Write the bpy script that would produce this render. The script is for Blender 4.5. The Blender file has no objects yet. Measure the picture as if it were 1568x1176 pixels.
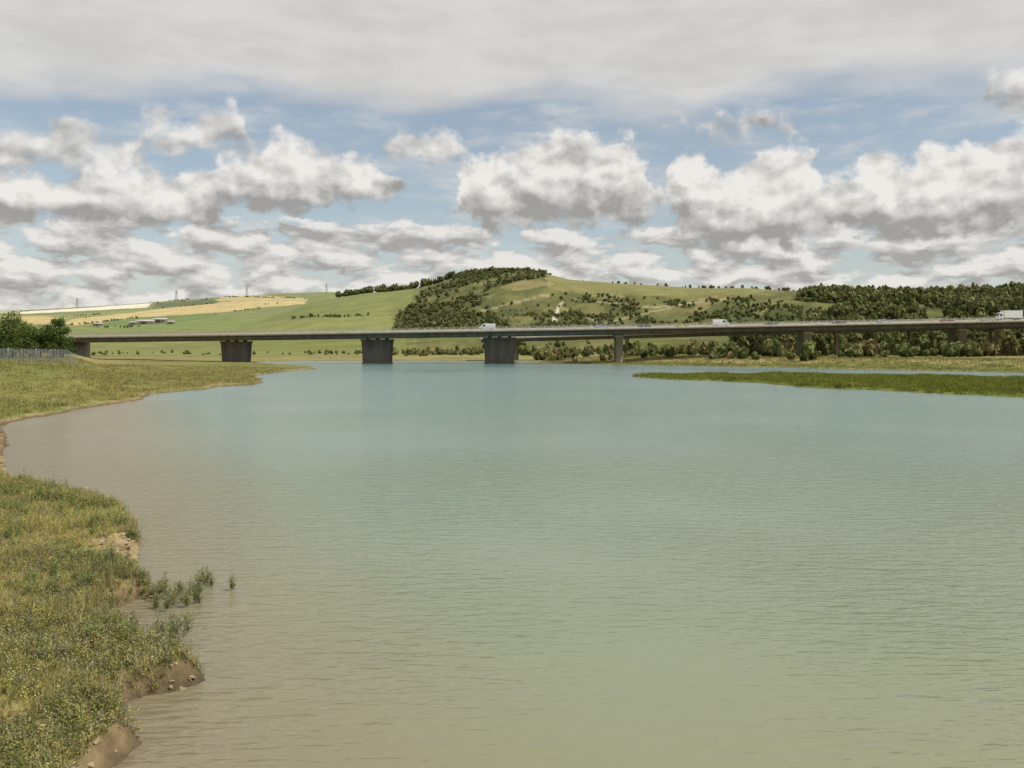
import bpy, bmesh, math, random
import numpy as np
from mathutils import Vector
rng=np.random.default_rng(7); random.seed(7)
F=1358.0; EYE=6.0; HZ=530.0
scene=bpy.context.scene
COL=scene.collection

# ------------------------------------------------------------------ helpers
def sm(t):
    t=np.clip(t,0,1); return t*t*(3-2*t)
_tab=np.random.default_rng(3).random((256,256))
def vnoise(x,y):
    xi=np.floor(x).astype(int); yi=np.floor(y).astype(int)
    fx=x-xi; fy=y-yi; fx=fx*fx*(3-2*fx); fy=fy*fy*(3-2*fy)
    a=_tab[xi&255,yi&255]; b=_tab[(xi+1)&255,yi&255]; c=_tab[xi&255,(yi+1)&255]; d=_tab[(xi+1)&255,(yi+1)&255]
    return (a*(1-fx)+b*fx)*(1-fy)+(c*(1-fx)+d*fx)*fy
def fbm(x,y,o=4):
    r=0;a=.5;t=0
    for i in range(o):
        r=r+a*vnoise(x+17.3*i,y+5.1*i); t+=a; a*=.5; x=x*2.03; y=y*2.03
    return r/t
def gp(brg,dep,z=0.0):      # surveyed bearing / depression -> plan position on level z
    y=F*(EYE-z)/(dep-HZ); return ((brg-784)/F*y,y)
def mesh_np(name,V,faces,mat=None,col=None,smooth=False,parent=None):
    me=bpy.data.meshes.new(name)
    V=np.asarray(V,dtype=np.float32)
    me.vertices.add(len(V)); me.vertices.foreach_set('co',V.ravel())
    loops=np.concatenate([np.asarray(f).ravel() for f in faces]).astype(np.int32)
    starts=[];o=0
    for f in faces:
        f=np.asarray(f); n,k=f.shape
        starts.append(o+np.arange(n)*k); o+=n*k
    starts=np.concatenate(starts).astype(np.int32)
    me.loops.add(len(loops)); me.loops.foreach_set('vertex_index',loops)
    me.polygons.add(len(starts)); me.polygons.foreach_set('loop_start',starts)
    if smooth: me.polygons.foreach_set('use_smooth',np.ones(len(starts),dtype=bool))
    me.update(calc_edges=True); me.validate()
    if col is not None:
        ca=me.color_attributes.new('Col','FLOAT_COLOR','POINT')
        c=np.ones((len(V),4),dtype=np.float32); c[:,:3]=col
        ca.data.foreach_set('color',c.ravel())
    ob=bpy.data.objects.new(name,me); COL.objects.link(ob)
    if mat: me.materials.append(mat)
    if parent: ob.parent=parent
    return ob
def empty(name,loc=(0,0,0),rz=0):
    e=bpy.data.objects.new(name,None); e.location=loc; e.rotation_euler=(0,0,rz); COL.objects.link(e); e.empty_display_size=.5
    return e

# ------------------------------------------------------------------ materials
def mat_base(name,rough=.8):
    m=bpy.data.materials.new(name); m.use_nodes=True
    b=m.node_tree.nodes['Principled BSDF']; b.inputs['Roughness'].default_value=rough
    b.inputs['Specular IOR Level'].default_value=.25
    return m,m.node_tree,b
def mat_noise(name,c1,c2,scale=3,rough=.8,metal=0,bump=0,stretch=(1,1,1),spec=.25):
    m,t,b=mat_base(name,rough); b.inputs['Metallic'].default_value=metal; b.inputs['Specular IOR Level'].default_value=spec
    tc=t.nodes.new('ShaderNodeTexCoord'); mp=t.nodes.new('ShaderNodeMapping'); mp.inputs['Scale'].default_value=stretch
    n=t.nodes.new('ShaderNodeTexNoise'); n.inputs['Scale'].default_value=scale; n.inputs['Detail'].default_value=4
    r=t.nodes.new('ShaderNodeValToRGB'); r.color_ramp.elements[0].position=.3; r.color_ramp.elements[1].position=.7
    r.color_ramp.elements[0].color=(*c1,1); r.color_ramp.elements[1].color=(*c2,1)
    t.links.new(tc.outputs['Object'],mp.inputs[0]); t.links.new(mp.outputs[0],n.inputs['Vector']); t.links.new(n.outputs[0],r.inputs[0]); t.links.new(r.outputs[0],b.inputs['Base Color'])
    if bump:
        bp=t.nodes.new('ShaderNodeBump'); bp.inputs['Strength'].default_value=bump; bp.inputs['Distance'].default_value=.05
        t.links.new(n.outputs[0],bp.inputs['Height']); t.links.new(bp.outputs[0],b.inputs['Normal'])
    return m
def mat_attr(name,rough=.85,scales=((.7,.35),),bump=None,transl=0):
    m,t,b=mat_base(name,rough); b.inputs['Specular IOR Level'].default_value=.1
    at=t.nodes.new('ShaderNodeAttribute'); at.attribute_name='Col'
    tc=t.nodes.new('ShaderNodeTexCoord'); cur=at.outputs['Color']
    for sc,am in scales:
        n=t.nodes.new('ShaderNodeTexNoise'); n.inputs['Scale'].default_value=sc; n.inputs['Detail'].default_value=3
        t.links.new(tc.outputs['Object'],n.inputs['Vector'])
        mr=t.nodes.new('ShaderNodeMapRange'); mr.inputs['From Min'].default_value=.3; mr.inputs['From Max'].default_value=.7
        mr.inputs['To Min'].default_value=1-am; mr.inputs['To Max'].default_value=1+am
        t.links.new(n.outputs[0],mr.inputs[0])
        vm=t.nodes.new('ShaderNodeVectorMath'); vm.operation='SCALE'
        t.links.new(cur,vm.inputs[0]); t.links.new(mr.outputs[0],vm.inputs['Scale']); cur=vm.outputs[0]
    t.links.new(cur,b.inputs['Base Color'])
    if bump:
        n=t.nodes.new('ShaderNodeTexNoise'); n.inputs['Scale'].default_value=bump[0]; n.inputs['Detail'].default_value=5
        t.links.new(tc.outputs['Object'],n.inputs['Vector'])
        bp=t.nodes.new('ShaderNodeBump'); bp.inputs['Strength'].default_value=bump[1]; bp.inputs['Distance'].default_value=bump[2]
        t.links.new(n.outputs[0],bp.inputs['Height']); t.links.new(bp.outputs[0],b.inputs['Normal'])
    if transl:
        tr=t.nodes.new('ShaderNodeBsdfTranslucent'); mx=t.nodes.new('ShaderNodeMixShader'); mx.inputs[0].default_value=transl
        t.links.new(cur,tr.inputs[0]); t.links.new(b.outputs[0],mx.inputs[1]); t.links.new(tr.outputs[0],mx.inputs[2])
        t.links.new(mx.outputs[0],t.nodes['Material Output'].inputs['Surface'])
    return m
M_ground=mat_attr('ground_mat',.95,((6,.2),(.6,.22),(.03,.15)),bump=(4,.6,.08))
M_leaf=mat_attr('foliage_mat',.8,(),transl=.15)
M_grass=mat_attr('grass_mat',.8,((.5,.3),),transl=.2)
M_clay=mat_noise('dry_clay',(.20,.145,.08),(.42,.33,.20),4,.95,bump=1.0)
M_conc=mat_noise('concrete',(.25,.225,.18),(.35,.315,.26),.6,.9,stretch=(1,1,.3),bump=.2)
M_concD=mat_noise('dark_concrete',(.095,.085,.07),(.165,.148,.122),.5,.9,stretch=(1,1,.25),bump=.2)  # darker concrete tone for box girders and river piers
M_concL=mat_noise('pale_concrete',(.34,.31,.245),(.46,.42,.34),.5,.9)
M_asph=mat_noise('asphalt',(.045,.045,.045),(.06,.06,.058),8,.9)
M_steel=mat_noise('galvanised_steel',(.38,.37,.34),(.5,.49,.46),2,.6,.2)
M_white=mat_noise('white_paint',(.74,.74,.73),(.82,.82,.81),1,.3,spec=.5)
M_glass=mat_noise('dark_glass',(.015,.018,.02),(.03,.035,.04),1,.08,spec=.5)
M_tyre=mat_noise('tyre_rubber',(.012,.012,.012),(.03,.03,.03),5,.9)
M_grey=mat_noise('grey_plastic',(.05,.05,.05),(.08,.08,.08),5,.7)
def paint(name,c): return mat_noise(name,tuple(v*.92 for v in c),c,1,.3,spec=.5)
M_bark=mat_noise('bark',(.05,.035,.025),(.12,.09,.06),6,.95,stretch=(1,1,.3),bump=.5)

# ------------------------------------------------------------------ plan of the estuary
shore=[(-9,-60),(-6.3,-20),(-5.2,0),(-5.3,6)]
near=[(178,1176),(200,1155),(218,1138),(196,1105),(172,1078),(215,1066),(270,1058),(314,1043),(300,1022),(245,1006),(215,985),(178,968),(158,945),(180,930),(212,915),(238,924),(230,905),(196,884),(180,872),(206,848),(212,820),(200,800),(150,774),(95,758),(40,748),(6,738),(-8,710),(8,690),(14,675),(2,662),(-4,652),(40,642),(92,634),(140,624),(218,612),(228,603),(310,596),(330,592),(390,589),(402,584),(392,577),(400,573),(440,569),(482,564.5),(478,562),(430,559),(395,556.5),(400,554),(480,552.5),(600,552.6),(740,553),(800,554.2),(850,556.2),(940,558.5),(1000,559.5),(1200,563),(1400,567.5),(1568,571),(1700,575)]
shore+= [gp(*p) for p in near]
shore+=[(190,130),(215,60),(235,-60),(9000,-60),(9000,12000),(-9000,12000),(-9000,-60)]
isl=[(968,577),(1010,575.6),(1080,575.2),(1200,573.5),(1400,576.5),(1568,581),(1720,584),(1720,622),(1568,609.5),(1480,604),(1400,600),(1250,594),(1180,588),(1100,584),(1020,580.5)]
isl=[gp(*p) for p in isl]
def sdpoly(x,y,poly):
    x=np.asarray(x,float);y=np.asarray(y,float)
    d=np.full(x.shape,1e18); ins=np.zeros(x.shape,bool)
    n=len(poly)
    for i in range(n):
        ax,ay=poly[i]; bx,by=poly[(i+1)%n]
        ex,ey=bx-ax,by-ay; L=ex*ex+ey*ey+1e-12
        t=np.clip(((x-ax)*ex+(y-ay)*ey)/L,0,1)
        dd=(x-ax-t*ex)**2+(y-ay-t*ey)**2
        d=np.minimum(d,dd)
        c=((ay>y)!=(by>y))&(x<(bx-ax)*(y-ay)/((by-ay) if by!=ay else 1e-9)+ax)
        ins^=c
    return np.where(ins,1,-1)*np.sqrt(d)
def inpoly(x,y,poly): 
    x=np.asarray(x,float);y=np.asarray(y,float); ins=np.zeros(x.shape,bool); n=len(poly)
    for i in range(n):
        ax,ay=poly[i]; bx,by=poly[(i+1)%n]
        ins^=((ay>y)!=(by>y))&(x<(bx-ax)*(y-ay)/((by-ay) if by!=ay else 1e-9)+ax)
    return ins
RA=([-600,0,60,120,200,270,310,380,440,500,560,700,1000,2200],[480,476,474,470,466,460,457,452,449,447.5,450,455,470,490])
RB=([-600,150,250,350,430,480,520,560,600,640,670,700,725,760,810,835,870,950,1050,1150,1250,1300,1400,1450,1568,1900,2400],
    [531,530,524,508,480,463,455,449,446,441,434,424,418,416,416,419,428,434,440,443,448,453,455,452,448,440,436])
DB=([0,400,760,1000,1300,1568,2200],[1500,1450,1300,1200,1020,880,800])
def terrain(x,y,full=False):
    x=np.asarray(x,float);y=np.asarray(y,float)
    yy=np.maximum(y,1.0)
    px=784+F*x/yy
    nz=fbm(x*.9,y*.9,4); nb=fbm(x*.11+9,y*.11,4)
    amp=np.clip(y*.012,.25,2.5)
    s=sdpoly(x,y,shore)+(nz-.5)*amp+(nb-.5)*np.clip((y-30)*.03,0,5)
    si=sdpoly(x,y,isl)+(nz-.5)*2+(nb-.5)*5
    bank=np.where(y<28,.40,.34)
    z=np.where(s>0,bank*sm(s/np.where(y<60,.26,1.2))+.8*sm(s/60)+.22*(nz-.5)*sm(s/1.0),np.maximum(-1.5,s*.22))
    right=sm((px-820)/150)*sm((y-60)/60)
    z=z+np.where(s>0,right*1.5*sm((s-4)/26),0)
    z=z+2.4*sm((-.46-x/yy)/.05)*sm((y-85)/45)*(1-sm((y-330)/100))
    zi=np.where(si>0,.3*sm(si/1.5),np.maximum(-1.5,si*.22))
    z=np.maximum(z,zi)
    HA=EYE+(HZ-np.interp(px,*RA))*2600/F
    t=(y-950)/1650
    g=np.where(t<1,np.clip(t,0,1)**1.1,1-.12*(t-1))
    und=(fbm(x/260+3,y/260,4)-.5)
    zA=HA*g+und*16*np.clip(t*3,0,1)*np.clip(1.2-t,0,1)
    Dr=np.interp(px,*DB); Db=Dr*.46
    HB=EYE+(HZ-np.interp(px,*RB))*Dr/F
    t=(y-Db)/(Dr-Db); tc=np.clip(t,0,1)
    g=np.where(t<1,.55*tc+.45*sm(tc),1-.5*sm((t-1)/1.2))
    zB=HB*g+und*38*np.clip(tc*(1-tc)*4,0,1)*sm((px-550)/150)+(fbm(x/45,y/45,3)-.5)*8*np.clip(tc*(1-tc)*4,0,1)*sm((px-550)/150)
    z=np.where(y>380,np.maximum(np.maximum(z,zA),zB),z)
    if full: return z,s,si,px,zA,zB,nz,nb
    return z
def scrubmask(x,y): return fbm(x/36+2,y/52,5)
# ---- ground sheet
ys=np.concatenate([np.linspace(-60,8,24,endpoint=False),np.linspace(8,42,210,endpoint=False),np.geomspace(42,120,120,endpoint=False),
     np.geomspace(120,420,140,endpoint=False),np.geomspace(420,3000,300,endpoint=False),np.geomspace(3000,9000,14)])
ws=np.linspace(-1.05,1.05,860)
W,Y=np.meshgrid(ws,ys); X=W*(Y+np.where(Y<0,-Y*1.0,0)+30)
Z,S,SI,PX,ZA,ZB,NZ,NB=terrain(X,Y,True)
ROW=HZ-(Z-EYE)*F/np.maximum(Y,1)
def C(*c): return np.array(c,float)
col=np.zeros(X.shape+(3,)); 
def put(mask,c,k=1.0):
    m=(np.clip(mask*1.0,0,1)*k)[...,None]
    col[:]=col*(1-m)+np.asarray(c)*m
n1=fbm(X/9,Y/9,5); n2=fbm(X/40+4,Y/40,4); n3=fbm(X*.6,Y*.6,4)
col[:]=C(.19,.175,.055)
put(sm((n1-.45)*6),C(.28,.235,.10),.8)
put(sm((n2-.5)*6)*(Y>60),C(.14,.165,.04),.7)
put((Y<60)&(n3>.5),C(.15,.12,.055),.8)
put(((S>2)&(S<40)&(PX>780)&(Y>120))*sm((n1-.35)*5),C(.31,.26,.11),.75)
put((S>1)&(S<14)&(PX>900)&(Y>120),C(.15,.17,.045),.85)
put((Y>330)&(Y<600)&(S>1)&(PX<1000),C(.24,.225,.09),.7)
put(((Y>400)&(Y<640)&(PX<1000)&(S>1))*sm((n2-.48)*9),C(.13,.14,.05),.8)
mud=(np.clip(1-(S-.12)/.3,0,1))*(Y<60)+(np.clip(1-(S)/.9,0,1))*(Y>=60)
put(np.clip(mud,0,1),C(.19,.14,.08),1)
put((mud>0)*sm((n3-.50)*9),C(.30,.22,.12),.85)
put((Z<.08)&(S<1.2),C(.12,.095,.055),1)
ox,oy=gp(172,842,.25); put(np.clip(1.6-np.hypot(X-ox,(Y-oy)*.45)*1.3,0,1)*(S<1.3),C(.42,.32,.18),.9)
put((SI>0)&(S<0),C(.13,.16,.03),1)
far=(Y>500)
W1=[(600,512),(610,486),(632,462),(650,446),(690,434),(705,405),(830,405),(838,424),(800,431),(755,440),(735,452),(790,470),(820,500),(800,512)]
W2=[(1150,512),(1120,495),(1170,472),(1230,452),(1290,440),(1400,444),(1900,400),(1900,530),(1120,530)]
W3=[(720,450),(860,444),(950,456),(1100,460),(1200,455),(1300,470),(1200,515),(790,512)]
SM=scrubmask(X,Y)
isB=far&(ZB>ZA)&(ZB>1.5); isA=far&~isB
put(isA,C(.195,.21,.072),1); put(isB,C(.18,.195,.062),1)
put(isB&(PX>640),C(.135,.143,.048),1)
put(isB*sm((fbm(X/60,Y/60,4)-.5)*8)*(PX>640),C(.185,.172,.066),.7)
put(isB*sm((fbm(X/14+8,Y/18,4)-.5)*9)*(PX>620),C(.085,.095,.032),.6)
def fld(poly,c,base,k=1):
    put(base&inpoly(PX+ (n2-.5)*6,ROW+(n1-.5)*1.2,poly),c,k)
A=isA
fld([(-50,500),(-50,485),(120,481),(330,466),(420,470),(250,482),(100,498)],C(.25,.265,.09),A)
fld([(85,499),(110,489),(190,480),(270,470),(345,462),(470,459),(465,466),(420,469),(340,478),(200,487),(120,498)],C(.50,.40,.18),A)
fld([(330,461),(345,451),(400,452),(468,457),(470,461)],C(.45,.37,.17),A)
fld([(170,491),(330,479),(335,484),(240,498),(150,500)],C(.15,.20,.065),A)
fld([(235,470),(240,464),(330,459),(335,464),(270,470)],C(.11,.13,.05),A)
fld([(-60,493),(-60,486),(70,484),(95,488),(70,496)],C(.50,.39,.17),A)
fld([(-60,480),(-60,474),(30,474),(30,480)],C(.42,.37,.2),A)
fld([(25,481),(35,477),(120,472),(205,466),(232,464.5),(225,471),(110,477)],C(.68,.63,.50),A)
fld([(100,502),(250,496),(330,486),(480,487),(480,500),(200,506)],C(.18,.22,.068),A)
Bm=isB
fld([(260,520),(350,489),(440,468),(500,452),(635,444),(625,470),(600,483),(430,490),(380,500),(330,520)],C(.195,.215,.07),Bm)
fld([(430,490),(600,483),(604,510),(280,516),(330,502)],C(.225,.24,.08),Bm)
fld([(835,420),(1180,444),(1150,450),(1000,453),(900,448),(840,444)],C(.22,.21,.077),Bm,.8)
m3=isB&inpoly(PX,ROW,W3); put(m3*sm((SM-.44)*10),C(.09,.10,.035),.8)
m2=isB&inpoly(PX,ROW,W2); put(m2*sm((SM-.36)*12),C(.075,.087,.03),.9)
m1=isB&inpoly(PX,ROW,W1); put(m1*sm((SM-.38)*12),C(.085,.095,.033),.9)
fld([(760,441),(800,429),(840,431),(850,436),(790,445)],C(.34,.27,.13),Bm,.55)
fld([(900,452),(950,450),(955,456),(905,457)],C(.34,.28,.14),Bm,.55)
fld([(845,492),(853,474),(857,462),(861,462),(857,476),(851,493)],C(.62,.56,.45),Bm,.8)
fld([(1058,480),(1072,456),(1100,452),(1098,460),(1075,482)],C(.30,.24,.12),Bm,.6)
fld([(1150,482),(1185,462),(1190,466),(1160,486)],C(.30,.25,.12),Bm,.5)
for a_,b_,c_,d_ in ((640,500,830,452),(830,452,1000,470),(900,500,1060,462),(1000,470,1130,455),(860,470,930,498)):
    fld([(a_,b_),(c_,d_),(c_,d_+2),(a_,b_+2)],C(.40,.35,.22),Bm,.65)
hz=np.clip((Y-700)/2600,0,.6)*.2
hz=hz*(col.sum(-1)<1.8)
col=col*(1-hz[...,None])+C(.27,.31,.31)*hz[...,None]  # aerial haze blended into the ground colour, growing with distance
R_,C_=X.shape
idx=np.arange(R_*C_).reshape(R_,C_)
Fq=np.stack([idx[:-1,:-1],idx[:-1,1:],idx[1:,1:],idx[1:,:-1]],-1).reshape(-1,4)
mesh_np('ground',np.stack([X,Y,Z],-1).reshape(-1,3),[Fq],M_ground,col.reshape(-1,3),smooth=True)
def hit(px,row,y0=420,y1=2600):
    yy=np.linspace(y0,y1,1500); xx=(px-784)/F*yy; zz=terrain(xx,yy); rr=HZ-(zz-EYE)*F/yy
    k=np.argmax(rr<=row); 
    if rr[k]>row: k=np.argmin(rr)
    return xx[k],yy[k],zz[k]

# ------------------------------------------------------------------ water
mw,t,b=mat_base('river_water',.17)
b.inputs['IOR'].default_value=1.33; b.inputs['Specular IOR Level'].default_value=.5
N=t.nodes.new; L=t.links.new
geo=N('ShaderNodeNewGeometry'); sx=N('ShaderNodeSeparateXYZ'); L(geo.outputs['Position'],sx.inputs[0])
nn=N('ShaderNodeTexNoise'); nn.inputs['Scale'].default_value=.05; nn.inputs['Detail'].default_value=3; L(geo.outputs['Position'],nn.inputs['Vector'])
def mth(op,a,bb=None,c=None):
    m=N('ShaderNodeMath'); m.operation=op
    for i,v in enumerate((a,bb,c)):
        if v is None: continue
        if isinstance(v,(int,float)): m.inputs[i].default_value=v
        else: L(v,m.inputs[i])
    return m.outputs[0]
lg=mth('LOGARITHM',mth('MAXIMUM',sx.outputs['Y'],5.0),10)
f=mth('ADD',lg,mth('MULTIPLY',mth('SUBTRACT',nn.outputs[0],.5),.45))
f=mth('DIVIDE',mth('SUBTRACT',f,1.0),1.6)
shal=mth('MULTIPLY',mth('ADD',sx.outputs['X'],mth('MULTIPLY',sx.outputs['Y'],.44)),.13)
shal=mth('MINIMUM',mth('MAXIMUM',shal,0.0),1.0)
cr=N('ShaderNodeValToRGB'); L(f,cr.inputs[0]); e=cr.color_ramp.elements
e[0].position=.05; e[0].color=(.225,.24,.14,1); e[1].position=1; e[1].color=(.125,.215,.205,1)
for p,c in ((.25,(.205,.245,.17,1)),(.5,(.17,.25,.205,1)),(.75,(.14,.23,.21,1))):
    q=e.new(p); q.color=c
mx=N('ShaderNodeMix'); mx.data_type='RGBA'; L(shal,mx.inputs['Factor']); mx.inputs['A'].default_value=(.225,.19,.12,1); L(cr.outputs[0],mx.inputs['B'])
L(mx.outputs['Result'],b.inputs['Base Color'])
def wav(scale,stretch,rot,detail):
    mp=N('ShaderNodeMapping'); mp.inputs['Scale'].default_value=stretch; mp.inputs['Rotation'].default_value=(0,0,rot)
    L(geo.outputs['Position'],mp.inputs[0]); n=N('ShaderNodeTexNoise'); n.inputs['Scale'].default_value=scale; n.inputs['Detail'].default_value=detail; n.inputs['Distortion'].default_value=.3
    L(mp.outputs[0],n.inputs['Vector']); return n.outputs[0]
h=mth('ADD',wav(1.8,(.45,1.7,1),.3,2),mth('MULTIPLY',wav(4.6,(.5,1.5,1),-.2,3),.6))
gust=wav(.045,(.8,.7,1),.5,3)
gm=N('ShaderNodeMapRange'); L(gust,gm.inputs[0]); gm.inputs[1].default_value=.38; gm.inputs[2].default_value=.62; gm.inputs[3].default_value=.18; gm.inputs[4].default_value=.95
bp=N('ShaderNodeBump'); bp.inputs['Distance'].default_value=.15
L(gm.outputs[0],bp.inputs['Strength']); L(h,bp.inputs['Height']); L(bp.outputs[0],b.inputs['Normal'])
mesh_np('river',[(-900,-60,0),(900,-60,0),(900,900,0),(-900,900,0)],[np.array([[0,1,2,3]])],mw)

# ------------------------------------------------------------------ scatter utilities
def blades(name,P,nper,h,w,cols,lean=.35,spread=.12,mat=None,hvar=None):
    n=len(P)*nper
    base=np.repeat(P,nper,0)+np.c_[rng.normal(0,spread,(n,2)),np.zeros(n)]
    hp=rng.uniform(.6,1.3,len(P)) if hvar is None else hvar
    hh=h*np.repeat(hp,nper)*rng.uniform(.5,1.15,n)
    a=rng.uniform(0,2*np.pi,n); d=np.c_[np.cos(a),np.sin(a),np.zeros(n)]
    b2=rng.uniform(0,2*np.pi,n); ln=np.abs(rng.normal(0,lean,n))*hh
    tip=base+np.c_[np.cos(b2)*ln,np.sin(b2)*ln,hh]
    mid=base+np.c_[np.cos(b2)*ln*.3,np.sin(b2)*ln*.3,hh*.55]
    ww=w*rng.uniform(.6,1.3,n)[:,None]
    V=np.stack([base-d*ww/2,base+d*ww/2,mid+d*ww*.4,mid-d*ww*.4,tip],1).reshape(-1,3)
    o=np.arange(n)[:,None]*5
    pi=rng.integers(0,len(cols),len(P)); mixk=rng.random(n)<.6
    ci=np.where(mixk[:,None],cols[np.repeat(pi,nper)],cols[rng.integers(0,len(cols),n)])*rng.uniform(.75,1.25,(n,1))
    ci=ci*np.repeat(rng.uniform(.7,1.25,len(P)),nper)[:,None]
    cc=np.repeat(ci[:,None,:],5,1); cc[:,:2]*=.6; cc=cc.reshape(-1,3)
    return mesh_np(name,V,[o+np.array([[0,1,2,3]]),o+np.array([[3,2,4]])],mat or M_grass,cc)
def leafy(name,P,stems,leaves,h,spread,ll,lw,cols,mat=None,up=.5):
    n=len(P)*stems
    base=np.repeat(P,stems,0); sc=np.repeat(rng.uniform(.5,1.35,len(P)),stems)[:,None]
    a=rng.uniform(0,2*np.pi,n); r=np.sqrt(rng.random(n))*spread
    top=np.c_[np.cos(a)*r,np.sin(a)*r,h*(1-.5*(r/spread)**2)*rng.uniform(.7,1.1,n)]*sc
    pc=np.repeat(cols[rng.integers(0,len(cols),len(P))]*rng.uniform(.7,1.25,(len(P),1)),stems,0)
    m=n*leaves
    t=np.tile(np.linspace(.25,1,leaves),n)[:,None]
    c=np.repeat(base,leaves,0)+np.repeat(top,leaves,0)*np.c_[t*.6+.4*t*t,t*.6+.4*t*t,t]+rng.normal(0,.012,(m,3))
    d=rng.normal(0,1,(m,3)); d[:,2]=np.abs(d[:,2])*up+.25; d/=np.linalg.norm(d,axis=1)[:,None]
    s=np.cross(d,rng.normal(0,1,(m,3))); s/=np.linalg.norm(s,axis=1)[:,None]+1e-9
    L1=ll*rng.uniform(.6,1.3,(m,1)); W1_=lw*rng.uniform(.7,1.3,(m,1))
    V=np.stack([c,c+d*L1*.5+s*W1_*.5,c+d*L1,c+d*L1*.5-s*W1_*.5],1).reshape(-1,3)
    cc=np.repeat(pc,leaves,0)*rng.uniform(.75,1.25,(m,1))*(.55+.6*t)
    return mesh_np(name,V,[np.arange(m*4).reshape(-1,4)],mat or M_leaf,np.repeat(cc,4,0))
def pick(n,x0,x1,y0,y1,cond):
    x=rng.uniform(x0,x1,n); y=rng.uniform(y0,y1,n)
    z,s,si,px,_,_,nz,nb=terrain(x,y,True)
    k=cond(x,y,z,s,si,px,nz,nb); return np.c_[x,y,z][k]
G=np.array
def edge(x,y,s): return s>np.where(fbm(x*.6+31,y*.6,3)>.53,.26,.04)     # bare mud where the bank is eroded
oliv=G([[.24,.235,.08],[.28,.265,.09],[.18,.195,.075],[.27,.255,.14],[.34,.295,.11],[.25,.245,.14]])
P=pick(30000,-24,-4,8,37,lambda x,y,z,s,si,px,nz,nb:edge(x,y,s)&(s<9)&(px>-330)&(np.hypot(x-ox,(y-oy)*.5)>.75)&((fbm(x*.35+5,y*.35,3)+.3*rng.random(len(x))>.62)|(s<.6)))
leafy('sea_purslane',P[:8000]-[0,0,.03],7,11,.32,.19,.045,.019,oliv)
P=pick(30000,-24,-4,8,40,lambda x,y,z,s,si,px,nz,nb:edge(x,y,s)&(s<9)&(px>-330)&(np.hypot(x-ox,(y-oy)*.5)>.7))
hv=.5+1.5*np.clip((fbm(P[:,0]*.7,P[:,1]*.7,3)-.35)*2.2,0,1)
gc=G([[.33,.31,.095],[.26,.26,.085],[.46,.38,.17],[.39,.34,.14],[.53,.43,.22],[.30,.29,.13]])
nP=min(len(P),10500)
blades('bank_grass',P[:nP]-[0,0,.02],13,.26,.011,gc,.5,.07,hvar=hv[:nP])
P=pick(9000,-24,-4,8,40,lambda x,y,z,s,si,px,nz,nb:(s>.4)&(s<9)&(px>-330)&(fbm(x*.5+7,y*.5,3)>.50))
leafy('yellow_flowering_herb',P[:900],5,9,.50,.13,.032,.022,G([[.42,.39,.08],[.28,.29,.08],[.50,.45,.12]]))
P=pick(9000,-24,-4,8,40,lambda x,y,z,s,si,px,nz,nb:(s>.3)&(s<9)&(px>-330)&(fbm(x*.4+27,y*.4,3)>.58))
leafy('sea_aster',P[:220],9,10,.50,.12,.09,.016,G([[.19,.23,.075],[.22,.25,.09]]),up=1.5)
sp=[gp(q,r,.45) for q,r in ((75,768),(92,766),(60,764),(128,772),(142,776),(30,760),(186,808),(200,822),(15,758),(110,771))]
P=G([[x,y,float(terrain(x,y))] for x,y in sp])
leafy('bank_shrub',P,36,14,.62,.38,.07,.03,G([[.20,.22,.07],[.17,.19,.06]]))
cp=[(242,912),(250,905),(258,916),(268,918),(276,910),(286,922),(296,918),(304,905),(300,925),(310,898),(318,902),(232,918),(264,930),(251,935),(288,930),(322,898),(240,932),
    (250,978),(268,975),(285,978),(262,982),(360,905),(205,968),(228,985)]
P=G([[*gp(a+rng.normal(0,3),b_+rng.normal(0,2)),-.03] for a,b_ in cp for _ in range(2)])
leafy('cordgrass',P,9,9,.42,.10,.12,.016,G([[.20,.23,.08],[.17,.19,.08],[.26,.25,.11]]),up=2.0)
P=pick(90000,-130,-8,36,230,lambda x,y,z,s,si,px,nz,nb:(s>.7)&(px>-120)&(px<520)&(rng.random(len(x))<np.clip(60/y,0,1)))
mg=G([[.28,.27,.085],[.34,.30,.12],[.20,.22,.065],[.40,.33,.15],[.24,.24,.075]])
hv=.35+1.5*np.clip((fbm(P[:,0]*.25,P[:,1]*.25,3)-.35)*2.2,0,1)
blades('salt_marsh_grass',P,7,.34,.05,mg,.5,.3,hvar=hv)
P=pick(60000,20,150,95,210,lambda x,y,z,s,si,px,nz,nb:(si>.3)&(s<0)&(px<1750))
hv=.5+1.2*np.clip((fbm(P[:,0]*.15,P[:,1]*.15,3)-.35)*2.2,0,1)
blades('islet_cordgrass',P[:26000],7,.50,.07,G([[.17,.205,.032],[.20,.23,.038],[.14,.18,.03],[.26,.25,.065]]),.35,.3,hvar=hv[:26000])
P=pick(30000,10,240,190,330,lambda x,y,z,s,si,px,nz,nb:(s>.5)&(s<45)&(px<1750))
blades('levee_grass',P[:14000],6,.45,.09,G([[.38,.32,.14],[.25,.24,.08],[.18,.20,.06],[.22,.22,.07]]),.4,.4)
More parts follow.
